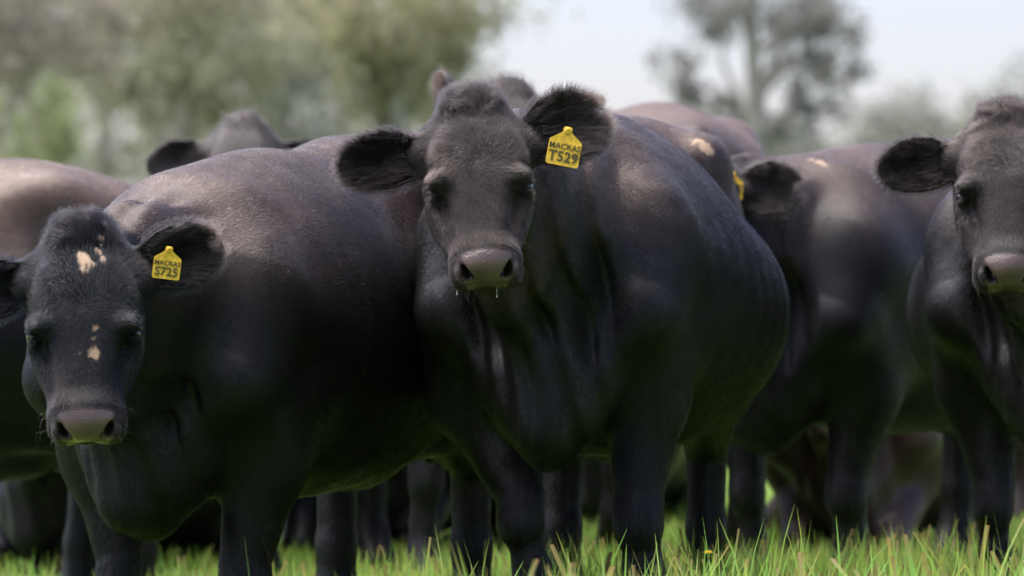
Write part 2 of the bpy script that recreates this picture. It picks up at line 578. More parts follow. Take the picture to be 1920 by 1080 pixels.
        pts = np.stack([A[idx[0]], B[idx[1]], C[idx[2]]], 1)
        val[idx] = self.psdf(pts)
        ins = val < 0
        n0, n1, n2 = shp
        cnt = np.zeros((n0 - 1, n1 - 1, n2 - 1), np.int8)
        for i in (0, 1):
            for j in (0, 1):
                for k in (0, 1):
                    cnt += ins[i:n0 - 1 + i, j:n1 - 1 + j, k:n2 - 1 + k]
        ci = np.nonzero((cnt > 0) & (cnt < 8))
        nv = len(ci[0])
        vid = np.full(cnt.shape, -1, np.int32); vid[ci] = np.arange(nv)
        acc = np.zeros((nv, 3), np.float32); num = np.zeros(nv, np.float32)
        cs = [(i, j, k) for i in (0, 1) for j in (0, 1) for k in (0, 1)]
        cv = {c: val[ci[0] + c[0], ci[1] + c[1], ci[2] + c[2]] for c in cs}
        cp = {c: np.stack([A[ci[0] + c[0]], B[ci[1] + c[1]], C[ci[2] + c[2]]], 1) for c in cs}
        for c in cs:
            for ax in range(3):
                if c[ax] == 0:
                    e = list(c); e[ax] = 1; e = tuple(e)
                    va, vb = cv[c], cv[e]
                    x = (va < 0) != (vb < 0)
                    t = np.where(x, va / np.where(x, va - vb, 1), 0)[:, None]
                    acc += np.where(x[:, None], cp[c] + (cp[e] - cp[c]) * t, 0); num += x
        V = acc / num[:, None]
        quads = []
        for ax in range(3):
            sl0 = [slice(None)] * 3; sl1 = [slice(None)] * 3
            sl0[ax] = slice(0, -1); sl1[ax] = slice(1, None)
            a_, b_ = ins[tuple(sl0)], ins[tuple(sl1)]
            e = np.nonzero(a_ != b_)
            o1, o2 = (ax + 1) % 3, (ax + 2) % 3
            ok = (e[o1] > 0) & (e[o2] > 0) & (e[o1] < shp[o1] - 1) & (e[o2] < shp[o2] - 1)
            e = [q[ok] for q in e]
            flip = a_[tuple(e)]
            def cell(d1, d2):
                q = list(e); q[o1] = q[o1] - d1; q[o2] = q[o2] - d2
                return vid[tuple(q)]
            q = np.stack([cell(0, 0), cell(1, 0), cell(1, 1), cell(0, 1)], 1)
            q[~flip] = q[~flip][:, ::-1]
            quads.append(q)
        Q = np.concatenate(quads)
        Q = Q[(Q >= 0).all(1)]
        # settle the vertices on the surface
        d, g = self.grad(V)
        V = V - np.clip(d, -.006, .006)[:, None] * g * .8
        return V, Q, g

    def psdf(self, pts):
        ch = np.array_split(pts, max(1, len(pts) // 30000))
        return np.concatenate(list(POOL.map(self.sdf, ch)))

    def grad(self, V, e=0.0015):
        ks = np.array([[1, -1, -1], [-1, -1, 1], [-1, 1, -1], [1, 1, 1]], np.float32)
        g = np.zeros_like(V); s = np.zeros(len(V), np.float32)
        for k in ks:
            f = self.psdf(V + k * e); g += k * f[:, None]; s += f
        L = np.linalg.norm(g, axis=1) + 1e-9
        return s / 4, g / L[:, None]


def ink_text(name, body, size, parent, loc, weight=0.0):
    cu = bpy.data.curves.new(name, 'FONT')
    cu.body = body; cu.size = size; cu.align_x = 'CENTER'; cu.align_y = 'CENTER'; cu.offset = weight
    cu.extrude = 0.0004; cu.resolution_u = 3
    tmp = bpy.data.objects.new('tmp', cu); COL.objects.link(tmp)
    bpy.context.view_layer.update()
    me = bpy.data.meshes.new_from_object(tmp.evaluated_get(bpy.context.evaluated_depsgraph_get()))
    bpy.data.objects.remove(tmp)
    me.materials.clear(); me.materials.append(M_INK)
    o = new_obj(name, me, parent); o.location = loc
    return o


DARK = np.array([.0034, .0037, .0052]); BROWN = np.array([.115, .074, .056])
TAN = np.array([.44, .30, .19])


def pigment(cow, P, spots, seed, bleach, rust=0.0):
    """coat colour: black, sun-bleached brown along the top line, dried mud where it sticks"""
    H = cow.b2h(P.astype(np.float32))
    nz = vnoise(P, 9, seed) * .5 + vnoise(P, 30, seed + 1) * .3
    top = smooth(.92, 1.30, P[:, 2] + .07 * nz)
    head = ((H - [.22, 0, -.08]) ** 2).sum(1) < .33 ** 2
    w = np.where(head, cow.face + .10 * nz, .02 + .80 * top * (0.75 + .4 * nz)) * bleach  # back brown is bleached hair; face share paints in the head's brightness
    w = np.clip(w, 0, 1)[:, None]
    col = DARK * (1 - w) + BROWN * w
    col = col * (1 - rust) + np.array([.045, .024, .018]) * rust
    mud = np.zeros(len(P))
    n2 = vnoise(P, 330, seed + 2) * .5 + vnoise(P, 140, seed + 5) * .7
    for (c, r, rag) in spots:
        dd = np.linalg.norm(P - c, axis=1)
        mud = np.maximum(mud, (dd < r * (.95 + rag * n2)).astype(float))
    m = mud[:, None]
    return col * (1 - m) + TAN * (.85 + .3 * n2[:, None] * .4) * m, mud, H


def build_cow(name, cow, label, hb, hh, nfur, seed, bleach=1.0, tag_spec=None, spots=(), fur_r=.00030, group=None, drool=False, rust=0.0):
    root = new_obj(name, None)
    root.location = cow.loc; root.rotation_euler = (0, cow.pitch, cow.rz); root.scale = (cow.scale,) * 3
    root.empty_display_size = .2
    tag(root, label, 'cow', group)
    V, Q, N = cow.mesh(hb, hh)
    spots = [(cow_spot(cow, V, N, *s[:2]), s[2] / cow.scale, s[3]) for s in spots]
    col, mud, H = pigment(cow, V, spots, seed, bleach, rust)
    t, s, n = H[:, 0], np.abs(H[:, 1]), H[:, 2]
    # bare wet skin of the nose
    padw = np.interp(n, [-.115, -.09, -.05, -.01, .02], [.040, .044, .050, .058, .058])
    bare = smooth(tr(.452), tr(.464), t) * smooth(-.118, -.108, n) * (1 - smooth(padw - .004, padw + .006, s))
    hs_ = np.abs(H[:, 1])
    cc, ss = math.cos(.55), math.sin(.55)
    qn = np.stack([(t - tr(.500)) , (hs_ - .043) * cc - (n + .040) * ss, (hs_ - .043) * ss + (n + .040) * cc], 1)
    nostril_shade = smooth(1.25, .85, np.sqrt((qn[:, 1] / .0105) ** 2 + (qn[:, 2] / .022) ** 2))[:, None] * smooth(tr(.515), tr(.500), t)[:, None]
    skin = np.array([.112, .074, .066]) * (1 + .25 * vnoise(V, 70, seed + 9))[:, None]
    pad_brown = smooth(-.085, -.108, n)[:, None] * .45  # browner towards the lower edge of the nose pad
    skin = skin * (1 - pad_brown) + np.array([.045, .034, .022]) * pad_brown
    skin = skin * (1 - nostril_shade) + np.array([.012, .008, .008]) * nostril_shade  # shade inside the nostrils painted into the skin colour
    col = col * (1 - bare[:, None]) + skin * bare[:, None]
    me = mesh_np('body', V, Q)
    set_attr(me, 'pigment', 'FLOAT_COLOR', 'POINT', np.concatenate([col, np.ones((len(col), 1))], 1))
    set_attr(me, 'bare', 'FLOAT', 'POINT', bare)
    me.materials.append(M_HIDE)
    new_obj('body', me, root)
    # eyes
    for sg in (-1, 1):
        c = cow.h2b(np.array([[tr(.258), sg * .1025, -.042]]))[0]
        eo = new_obj('eye', EYE, root); eo.location = c; eo.scale = (cow.hs,) * 3
    if nfur:
        fur(root, cow, V, Q, N, bare, spots, nfur, seed, bleach, fur_r, rust)
    if tag_spec:
        sg, u, at_px, rot, l1, l2, size = tag_spec[:7]
        er = cow.ears[(sg + 1) // 2]
        wp = W(*at_px, cow.world((er.base + er.a * u + er.o * 0.028)[None])[0][1] - tag_spec[7])
        to = new_obj('ear_tag', TAG, root)
        tag(to, 'yellow plastic ear tag with dark printed letters and number')
        # hangs in the ear, its printed face turned to the front
        rm = Matrix.Translation(Vector(wp)) @ Matrix.Rotation(math.radians(rot[0]), 4, 'Z') @ Matrix.Rotation(math.radians(90 + rot[1]), 4, 'X') @ Matrix.Rotation(math.radians(rot[2]), 4, 'Z')
        bw = Matrix.Translation(Vector(cow.loc)) @ Matrix(cow.R.tolist()).to_4x4() @ Matrix.Scale(cow.scale, 4)
        to.matrix_local = bw.inverted() @ rm @ Matrix.Scale(size, 4)
        ink_text('herd_lettering', l1, .0172, to, (0, -.0430, .0012), .0002)
        ink_text('number', l2, .0305, to, (0, -.0652, .0012), .0005)
        st_o = new_obj('stud', STUD, to); st_o.location = (0, -.008, .001)
    if drool:
        for (ds, dt, ln) in drool:
            c = cow.h2b(np.array([[tr(.490), ds, -.125]]))[0]
            mo = drop_mesh(ln)
            o = new_obj('drool_strand', mo, root); o.location = c
    return root


def cow_spot(cow, V, N, px, py):
    """the surface point of this cow that the given picture point shows"""
    Wp = cow.world(V)
    u = 960 + Wp[:, 0] * F / Wp[:, 1]; v = HY - (Wp[:, 2] - CZ) * F / Wp[:, 1]
    dd = (u - px) ** 2 + (v - py) ** 2
    m = dd < 8 ** 2
    if not m.any():
        return V[dd.argmin()]
    i = np.nonzero(m)[0]
    return V[i[Wp[i, 1].argmin()]]


def drop_mesh(ln):
    ring = 6; V = []; Q = []
    prof = [(0, .0009), (-ln * .4, .0006), (-ln * .8, .0006), (-ln * .93, .0015), (-ln, .0019), (-ln - .002, .0008)]
    for z, r in prof:
        for i in range(ring):
            a = i / ring * 6.283
            V.append((r * math.cos(a), r * math.sin(a), z))
    for j in range(len(prof) - 1):
        for i in range(ring):
            Q.append((j * ring + i, j * ring + (i + 1) % ring, (j + 1) * ring + (i + 1) % ring, (j + 1) * ring + i))
    me = mesh_np('drool_strand', V, Q); me.materials.append(M_DROOL)
    return me


def fur(root, cow, V, Q, N, bare, spots, count, seed, bleach, rad, rust):
    r = np.random.default_rng(seed + 100)
    Wv = cow.world(V); Nw = N @ cow.R.T
    # faces that can be seen from the lens or from a step beside it
    fc = Wv[Q].mean(1); fn = Nw[Q].mean(1)
    view = np.array([0, 0, CZ]) - fc; view /= np.linalg.norm(view, axis=1)[:, None]
    facing = (fn * view).sum(1)
    u = 960 + fc[:, 0] * F / fc[:, 1]; v = HY - (fc[:, 2] - CZ) * F / fc[:, 1]
    ok = (facing > -.30) & (u > -160) & (u < 2080) & (v < 1150)
    area = np.linalg.norm(np.cross(V[Q[:, 2]] - V[Q[:, 0]], V[Q[:, 3]] - V[Q[:, 1]]), axis=1) * .5
    Hf = cow.b2h(V[Q].mean(1))
    onhead = ((Hf - np.float32([.22, 0, -.08])) ** 2).sum(1) < .36 ** 2
    wgt = np.where(ok, area * np.where(onhead, 2.6, 1.0), 0)
    wgt *= np.clip(.35 + facing, .25, 1.0)
    cdf = np.cumsum(wgt); cdf /= cdf[-1]
    f = np.searchsorted(cdf, r.random(count))
    a, b = r.random(count)[:, None], r.random(count)[:, None]
    q = Q[f]
    def lerp(X):
        X = X if X.ndim > 1 else X[:, None]
        return (X[q[:, 0]] * (1 - a) * (1 - b) + X[q[:, 1]] * a * (1 - b) + X[q[:, 2]] * a * b + X[q[:, 3]] * (1 - a) * b)
    P = lerp(V).astype(np.float32); Nn = lerp(N); Nn /= np.linalg.norm(Nn, axis=1)[:, None] + 1e-9
    br = lerp(bare)[:, 0]
    keep = br < .35
    P, Nn = P[keep], Nn[keep]; n_ = len(P)
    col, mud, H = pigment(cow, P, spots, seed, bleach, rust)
    t, s, n = H[:, 0], H[:, 1], H[:, 2]
    eye = ((np.abs(s) - .112) ** 2 + (t - tr(.258)) ** 2 + (n + .042) ** 2) < .018 ** 2
    D = np.tile(np.array([-1.0, 0, -.55]), (n_, 1))
    low = smooth(.75, .5, P[:, 2])[:, None]
    D = D * (1 - low) + np.array([-.3, 0, -1.0]) * low
    frontal = smooth(.3, .8, Nn[:, 0])[:, None]
    D = D * (1 - frontal) + np.array([0, 0, -1.0]) * frontal
    D[:, 1] += .35 * np.sign(P[:, 1]) * frontal[:, 0]
    L = np.full(n_, .0125); lift = np.full(n_, .085)
    L += .012 * smooth(.62, .45, P[:, 2]) * (P[:, 0] > -.4)
    # head
    hd = ((H - np.float32([.22, 0, -.08])) ** 2).sum(1) < .34 ** 2
    hw = np.where(hd, smooth(-.24, -.10, n), 0)[:, None]
    wt, ws = t - .195, s
    rr = np.sqrt(wt ** 2 + ws ** 2) + .01
    dh = np.stack([wt / rr * np.where(wt < 0, 1.0, 1.3), ws / rr + .5 * ws / rr * (np.abs(ws) > .06), np.zeros(n_)], 1)
    swirl = np.stack([-ws / rr, wt / rr, np.zeros(n_)], 1) * .35
    Dh = (dh + swirl) @ cow.HR.T
    D = D * (1 - hw) + Dh * hw
    lift = np.where(hw[:, 0] > .5, .22, lift)
    L = np.where(hw[:, 0] > .5, .0115 + .006 * smooth(.22, .08, t), L)
    poll = hd & (t < .085) & (np.abs(s) < .085)
    pw = np.where(poll, smooth(.085, .03, t) * smooth(.085, .05, np.abs(s)), 0)
    L = L + pw * .018
    lift = lift + pw * .30
    # ears
    earm = np.zeros(n_, bool)
    for er in cow.ears:
        u_, v_, w_ = er.local(P)
        on = (er.sdf(P) < .006) & (u_ > .015) & (u_ < er.L + .02)
        earm |= on
        inside = on & ((Nn @ er.o) > .1)
        edge = on & (np.abs(w_) > er.width(u_) * .72) | (on & (u_ > er.L * .85))
        d_e = er.a + er.b * (np.clip(w_ / er.wid, -1, 1) * .8)[:, None]
        D = np.where(on[:, None], d_e, D)
        L = np.where(on, .016, L); L = np.where(inside, .036, L); L = np.where(edge, .026, L)
        lift = np.where(on, .25, lift); lift = np.where(inside, .55, lift); lift = np.where(edge, .5, lift)
        col = np.where(inside[:, None] & (mud < .5)[:, None], col * .8, col)
    L = np.where(eye, .003, L)
    L = np.where(hd & (t > tr(.44)), .005, L)
    wh = hd & (t > tr(.425)) & (r.random(n_) < .006)      # whiskers
    L = np.where(wh, .045, L); lift = np.where(wh, .8, lift)
    L = np.where(mud > .5, .004, L)
    # coherent waves and clumps
    D = D / (np.linalg.norm(D, axis=1)[:, None] + 1e-9)
    wav = np.stack([vnoise(P, 34, seed + k) for k in (11, 12, 13)], 1)
    wav2 = np.stack([vnoise(P, 120, seed + k) for k in (14, 15, 16)], 1)
    D = D + .2 * wav + (.09 + .15 * hw) * wav2 + r.normal(size=(n_, 3)) * .13 + (pw[:, None] * .9) * wav2
    D = D - Nn * (D * Nn).sum(1)[:, None]
    D /= np.linalg.norm(D, axis=1)[:, None] + 1e-9
    lift = np.clip(lift * (1 + .5 * r.normal(size=n_)), .05, 1.2)
    L = L * (.65 + .7 * r.random(n_)) / cow.scale
    d1 = D * np.cos(lift * 1.5)[:, None] + Nn * np.sin(lift * 1.5)[:, None]
    d2 = D * np.cos(lift * .3)[:, None] + Nn * np.sin(lift * .3)[:, None]
    p0 = P - Nn * .0012
    p1 = P + d1 * (L * .45)[:, None]
    p2 = p1 + d2 * (L * .55)[:, None]
    pts = np.stack([p0, p1, p2], 1).reshape(-1, 3).astype(np.float32)
    cu = bpy.data.hair_curves.new('coat')
    cu.add_curves([3] * n_)
    cu.attributes['position'].data.foreach_set('vector', pts.ravel())
    ra = (rad * np.where(hd | earm, .85, 1.15) * (.7 + .6 * r.random(n_)))[:, None] * np.array([1.0, .8, .12])
    at = cu.attributes.get('radius') or cu.attributes.new('radius', 'FLOAT', 'POINT')
    at.data.foreach_set('value', (ra / cow.scale).astype(np.float32).ravel())
    var = (.3 + 1.4 * r.random(n_) ** 1.3)[:, None] * (1 + .4 * wav2[:, :1])
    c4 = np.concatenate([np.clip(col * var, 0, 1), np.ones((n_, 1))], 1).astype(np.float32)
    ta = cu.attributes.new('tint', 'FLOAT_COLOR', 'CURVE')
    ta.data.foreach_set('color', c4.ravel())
    cu.materials.append(M_FUR)
    new_obj('coat', cu, root)


# shared part meshes: eyeball and ear tag
def eyeball():
    V, Q = [], []
    nu, nv = 16, 10; r = .0165
    for j in range(nv + 1):
        th = .05 + (math.pi - .1) * j / nv
        for i in range(nu):
            a = 2 * math.pi * i / nu
            V.append((r * math.sin(th) * math.cos(a), r * math.sin(th) * math.sin(a), r * math.cos(th)))
    for j in range(nv):
        for i in range(nu):
            Q.append((j * nu + i, (j + 1) * nu + i, (j + 1) * nu + (i + 1) % nu, j * nu + (i + 1) % nu))
    me = mesh_np('eye', V, Q); me.materials.append(M_EYE)
    return me


def tag_mesh():
    """flag-shaped tag: stud neck on top, wide rounded flag below; lies in XY, faces +Z"""
    half = [(.0075, .0), (.0095, -.005), (.0095, -.011), (.0150, -.016), (.0245, -.0225), (.0335, -.0290), (.0348, -.033), (.0350, -.060), (.0350, -.0785), (.0335, -.0815), (.0300, -.083)]
    pts = half + [(-x, y) for x, y in half[::-1]]
    n = len(pts); th = .0009
    V = [(x, y, th - .9 * x * x) for x, y in pts] + [(x, y, -th - .9 * x * x) for x, y in pts]
    me = bpy.data.meshes.new('ear_tag')
    h = len(half)
    faces = []
    for i in range(h - 1):
        a, b, c, d = i, i + 1, n - 2 - i, n - 1 - i
        faces.append((a, d, c, b)); faces.append((n + a, n + b, n + c, n + d))
    for i in range(n):
        j = (i + 1) % n
        faces.append((i, j, n + j, n + i))
    me.from_pydata(V, [], faces)
    me.materials.append(M_TAG); me.update()
    return me


def stud_mesh():
    V, Q = [], []
    for z, r in ((0, .0075), (.002, .0075), (.0035, .006), (.004, .002)):
        for i in range(14):
            a = 6.2832 * i / 14
            V.append((r * math.cos(a), r * math.sin(a), z))
    for j in range(3):
        for i in range(14):
            Q.append((j * 14 + i, j * 14 + (i + 1) % 14, (j + 1) * 14 + (i + 1) % 14, (j + 1) * 14 + i))
    me = mesh_np('stud', V, Q); me.materials.append(M_TAG)
    return me


EYE = eyeball()
STUD = stud_mesh()
TAG = tag_mesh()


# ------------------------------------------------------------------ ground and pasture
def build_ground():
    xs = np.concatenate([[-900, -300, -100, -40, -15], np.linspace(-5, 5, 61), [15, 40, 100, 300, 900]])
    ys = np.concatenate([[-60, -10, 0, 4], np.linspace(6, 20, 57), [24, 30, 45, 70, 110, 200, 500, 1500, 2500]])
    X, Y = np.meshgrid(xs, ys, indexing='ij')
    Z = ground_z(X, Y)
    V = np.stack([X, Y, Z], -1).reshape(-1, 3)
    ny = len(ys)
    i, j = np.meshgrid(np.arange(len(xs) - 1), np.arange(ny - 1), indexing='ij')
    i, j = i.ravel(), j.ravel()
    Q = np.stack([i * ny + j, (i + 1) * ny + j, (i + 1) * ny + j + 1, i * ny + j + 1], 1)
    me = mesh_np('ground', V, Q)
    m, nt, b = new_mat('pasture_ground')
    tc = nt.nodes.new('ShaderNodeTexCoord')
    nz = nt.nodes.new('ShaderNodeTexNoise'); nz.inputs['Scale'].default_value = 1.3; nz.inputs['Detail'].default_value = 8
    nt.links.new(tc.outputs['Object'], nz.inputs['Vector'])
    cr = nt.nodes.new('ShaderNodeValToRGB')
    cr.color_ramp.elements[0].position = .3; cr.color_ramp.elements[0].color = (.045, .08, .016, 1)
    cr.color_ramp.elements[1].position = .7; cr.color_ramp.elements[1].color = (.085, .14, .026, 1)
    nt.links.new(nz.outputs['Fac'], cr.inputs['Fac']); nt.links.new(cr.outputs['Color'], b.inputs['Base Color'])
    b.inputs['Roughness'].default_value = .9
    me.materials.append(m)
    o = new_obj('ground', me)
    tag(o, 'green pasture ground reaching to the horizon', kind='structure')


def blades(name, label, n, xr, yr, hrange, wid, seed, segs=3, cut=.35, dens=None):
    r = np.random.default_rng(seed)
    y = yr[0] + (yr[1] - yr[0]) * r.random(n)
    half = 960 / F * y * xr
    x = (r.random(n) * 2 - 1) * half
    if dens is not None:
        k = r.random(n) < dens(x, y); x, y = x[k], y[k]; n = len(x)
    # tussocks
    h_right = 1 + .10 * np.clip(x, -.5, 1.2)
    tus = vnoise(np.stack([x, y, 0 * x], 1), 5, seed) * .16 + vnoise(np.stack([x, y, 0 * x], 1), 16, seed + 1) * .12
    h = (hrange[0] + (hrange[1] - hrange[0]) * r.random(n) ** 1.6) * (1 + tus) * h_right
    az = r.random(n) * 6.283
    lean = np.abs(r.normal(size=n)) * .30 + .05
    curl = np.abs(r.normal(size=n)) * .45
    w = wid * (.35 + 1.0 * r.random(n) ** 1.4)
    z0 = ground_z(x, y) - .01
    cutm = r.random(n) < cut                          # grazed: blunt brown tips
    d = np.stack([np.cos(az), np.sin(az)], 1)
    sd_ = r.random(n) * 6.283
    side = np.stack([np.cos(sd_), np.sin(sd_)], 1)
    rows = []; cols = []
    p = np.stack([x, y, z0], 1)
    base = np.stack([.27 + .15 * r.random(n), .48 + .10 * r.random(n), .09 + .04 * r.random(n)], 1)
    yel = (r.random(n) < .15)[:, None]
    base = np.where(yel, np.stack([.34 + 0 * x, .33 + 0 * x, .08 + 0 * x], 1), base)
    tipc = np.where(cutm[:, None], np.array([.34, .22, .09]), base * np.array([1.25, 1.15, 1.0]))
    for k in range(segs + 1):
        f = k / segs
        ang = lean + curl * f * f
        wk = w * np.where(cutm, 1 - .25 * f, 1 - .97 * f ** 1.7) * (.7 + .3 * min(1, f * 4))
        rows.append(np.stack([np.concatenate([p[:, :2] - side * wk[:, None] / 2, p[:, 2:]], 1), np.concatenate([p[:, :2] + side * wk[:, None] / 2, p[:, 2:]], 1)], 1))
        wtip = 1.0 if k == segs else 0.0
        c = base * (1 - wtip) + tipc * wtip
        cols.append(np.stack([c, c], 1))
        st = h / segs
        p = p + np.concatenate([d * (np.sin(ang) * st)[:, None], (np.cos(ang) * st)[:, None]], 1)
    V = np.stack(rows, 1).reshape(-1, 3)              # n, segs+1, 2
    C = np.stack(cols, 1).reshape(-1, 3)
    b0 = (np.arange(n) * (segs + 1) * 2)[:, None]
    Q = np.concatenate([np.stack([b0[:, 0] + 2 * k, b0[:, 0] + 2 * k + 1, b0[:, 0] + 2 * k + 3, b0[:, 0] + 2 * k + 2], 1) for k in range(segs)])
    me = mesh_np(name, V, Q)
    set_attr(me, 'tint', 'FLOAT_COLOR', 'POINT', np.concatenate([C, np.ones((len(C), 1))], 1))
    me.materials.append(M_GRASS)
    o = new_obj(name, me)
    tag(o, label, 'grass', kind='stuff')


# ------------------------------------------------------------------ trees
def tube(pts, rad, ring=8):
    V, Q = [], []
    pts = [np.asarray(p, float) for p in pts]
    for i, p in enumerate(pts):
        a = pts[min(i + 1, len(pts) - 1)] - pts[max(i - 1, 0)]
        a /= np.linalg.norm(a)
        s = np.cross(a, [0.3, 1, .1]); s /= np.linalg.norm(s); t = np.cross(a, s)
        for k in range(ring):
            th = 6.283 * k / ring
            V.append(p + (s * math.cos(th) + t * math.sin(th)) * rad[i])
    for i in range(len(pts) - 1):
        for k in range(ring):
            Q.append((i * ring + k, i * ring + (k + 1) % ring, (i + 1) * ring + (k + 1) % ring, (i + 1) * ring + k))
    return np.array(V), np.array(Q)


def tree(name, label, px, d, clumps, trunk_top, trunk_r, col, seed, leaf=.16, group=None, nleaf=9000, fork=.45):
    """clumps: (px, py, radius m, depth offset m) foliage masses placed where they grow"""
    r = np.random.default_rng(seed)
    bx = (px - 960) * d / F
    root = new_obj(name, None); root.location = (bx, d, 0)
    tag(root, label, 'tree', group)
    base = np.array([bx, d, 0.0])
    top = np.array([(trunk_top[0] - 960) * d / F, d, CZ - (trunk_top[1] - HY) * d / F]) - base
    VV, QQ, off = [], [], 0
    def add(pts, rad):
        nonlocal off
        v, q = tube(pts, rad)
        VV.append(v); QQ.append(q + off); off += len(v)
    wob = lambda s: r.normal(size=3) * s * np.array([1, 1, .2])
    tp = [np.array([0, 0, -.2]), top * .3 + wob(.05), top * .65 + wob(.09), top]
    add(tp, [trunk_r * 1.25, trunk_r, trunk_r * .82, trunk_r * .5])
    cs = []
    for (cx, cy, cr, dz) in clumps:
        c = np.array([(cx - 960) * d / F, d + dz, CZ - (cy - HY) * d / F]) - base
        cs.append((c, cr))
        f = fork + .5 * r.random()
        st = top * min(.98, max(.2, f * min(1, c[2] / top[2])))
        mid = st * .45 + c * .55 + np.array([0, 0, .25 * cr]) + wob(.12)
        add([st, mid, c], [trunk_r * .36, trunk_r * .22, trunk_r * .07])
        for _ in range(4):
            e = c + r.normal(size=3) * cr * .55
            add([mid * .4 + c * .6, (c + e) / 2 + wob(.1), e], [trunk_r * .1, trunk_r * .06, trunk_r * .02])
    me = mesh_np('trunk', np.concatenate(VV), np.concatenate(QQ)); me.materials.append(M_BARK)
    new_obj('trunk', me, root)
    tot = sum(cr ** 2 for _, cr in cs)
    P, Cc = [], []
    for c, cr in cs:
        n = int(nleaf * cr ** 2 / tot)
        ns = max(5, int(cr * 9))
        sub = r.normal(size=(ns, 3)); sub /= np.linalg.norm(sub, axis=1)[:, None]
        sub = c + sub * (cr * (.35 + .6 * r.random(ns) ** .6))[:, None] * np.array([1, 1, .8])
        k = r.integers(0, ns, n)
        p = sub[k] + r.normal(size=(n, 3)) * cr * .19
        P.append(p)
        sv = (.75 + .5 * r.random(ns))[k]
        Cc.append(np.array(col) * (sv * (.8 + .4 * r.random(n)))[:, None] * np.array([1, 1, 1.0]) + np.array([.03, .012, -.005]) * (r.random(ns)[k] ** 3)[:, None])
    P = np.concatenate(P); Cc = np.clip(np.concatenate(Cc), .005, 1)
    n = len(P)
    a = r.normal(size=(n, 3)); a[:, 2] -= .7; a /= np.linalg.norm(a, axis=1)[:, None]
    b = np.cross(a, r.normal(size=(n, 3))); b /= np.linalg.norm(b, axis=1)[:, None]
    l = leaf * (.6 + .8 * r.random(n))[:, None]; w = l * .36
    V = np.stack([P, P + a * l * .5 + b * w * .5, P + a * l, P + a * l * .5 - b * w * .5], 1).reshape(-1, 3)
    Q = np.arange(4 * n).reshape(-1, 4)
    me = mesh_np('crown', V, Q, False)
    c4 = np.repeat(np.concatenate([Cc, np.ones((n, 1))], 1), 4, 0)
    set_attr(me, 'tint', 'FLOAT_COLOR', 'POINT', c4)
    me.materials.append(M_CROWN)
    new_obj('crown', me, root)
    return root


build_ground()

# ------------------------------------------------------------------ the herd
G = 'black cows of the herd'
FRONT = (.35, .0, 1.0)
cows = {}
cows['main'] = dict(
    cow=Cow((1045, 12.78), 9.5, (884, 166, 12.18), 2, 29, -4, belly=1.10, ears=[
        {'axis': (.03, 1.0, -.05), 'open': (.45, .05, 1.0), 'wid': .062, 'L': .195}, {'axis': (-.36, 1.0, -.05), 'open': (.3, .0, 1.0), 't': .092, 'wid': .080, 'L': .2, 'notch': [(.19, -.012, .015)]}],
        knees={-1: (.03, .08), 1: (.0, .03)}),
    label='black cow in the middle facing the lens, ear tag T529', hb=.016, hh=.0055, nfur=400000, seed=21,
    tag_spec=(1, .075, (1066, 238), (8, -4, -11), 'MACKAS', 'T529', 1.06, .028),
    spots=[(1320, 268, .024, .5), (1305, 262, .012, .6)], drool=[(.022, 0, .02), (-.066, 0, .008)])
cows['left'] = dict(
    cow=Cow((352, 12.66), 23, (152, 412, 11.85), 2, 20, -2, belly=.97, pitch=5, face=.04, head_scale=1.05, ears=[  # low face share paints in the shade on the lowered head
        {'axis': (.25, 1.0, -.05), 'open': (.45, .05, 1.0), 'wid': .060, 't': .085}, {'axis': (-.34, 1.0, -.10), 'open': (.4, .0, 1.0), 'wid': .066, 't': .075, 'notch': [(.18, -.008, .014)]}],
        ),
    label='black cow at the left with lowered head, pale flakes on its forehead, tag S725', hb=.016, hh=.006, nfur=280000, seed=41,
    tag_spec=(1, .05, (318, 462), (10, 4, -7), 'MACKAS', 'S725', .86, .03),
    spots=[(164, 484, .017, .9), (162, 500, .011, .9), (186, 468, .012, 1.0), (194, 478, .008, 1.0), (176, 655, .014, .9), (168, 660, .008, 1.0), (182, 607, .008, .8), (160, 400, .011, .8), (205, 418, .008, .9), (176, 628, .005, .9), (190, 440, .006, 1.0)])
cows['right_edge'] = dict(
    cow=Cow((1985, 13.65), 14, (1887, 188, 13.02), -3, 30, 0, head_scale=1.03, belly=1.12, ears=[
        {'axis': (.08, 1.0, -.05), 'open': (.4, .05, 1.0), 'wid': .062}, {}]),
    label='black cow cut by the right edge, facing the lens with untagged ear', hb=.017, hh=.0068, nfur=150000, seed=61)
cows['right_back'] = dict(
    cow=Cow((1500, 15.35), 34, (1305, 262, 14.98), -8, 28, 0, scale=1.0, pitch=2.5, ears=[
        {}, {'axis': (-.12, 1.0, -.1), 'open': (.4, .1, 1.0), 'wid': .074, 'notch': [(.172, .0, .020)]}]),
    label='black cow behind right whose head hides behind the middle cow, white scar on back', hb=.02, hh=.0095, nfur=110000, seed=71,
    tag_spec=(1, .03, (1374, 322), (4, 0, -4), 'MACKAS', 'S4', .9, .02), spots=[(1533, 298, .012, .9), (1545, 303, .010, .9), (1522, 292, .008, .9)])
cows['left_far'] = dict(
    cow=Cow((-610, 15.2), 62, (-870, 330, 14.8), -40, 28, 0, scale=1.06, ground=-.13),
    label='brownish black cow cut by the left edge, only its back and flank showing', hb=.024, hh=.02, nfur=60000, seed=81, bleach=1.5)
cows['behind_middle'] = dict(
    cow=Cow((900, 15.75), -24, (955, 143, 15.05), 4, 30, 0, scale=1.04, ears=[
        {'axis': (-1.5, .55, -.25), 'open': (.2, 1.0, .5), 'L': .22, 'wid': .042}, {'axis': (-.5, 1.0, -.12), 'open': FRONT, 'L': .2, 'notch': [(.19, .0, .018)]}]),
    label='black cow directly behind the middle cow, its poll and ears showing above', hb=.024, hh=.0095, nfur=60000, seed=91, bleach=1.3)
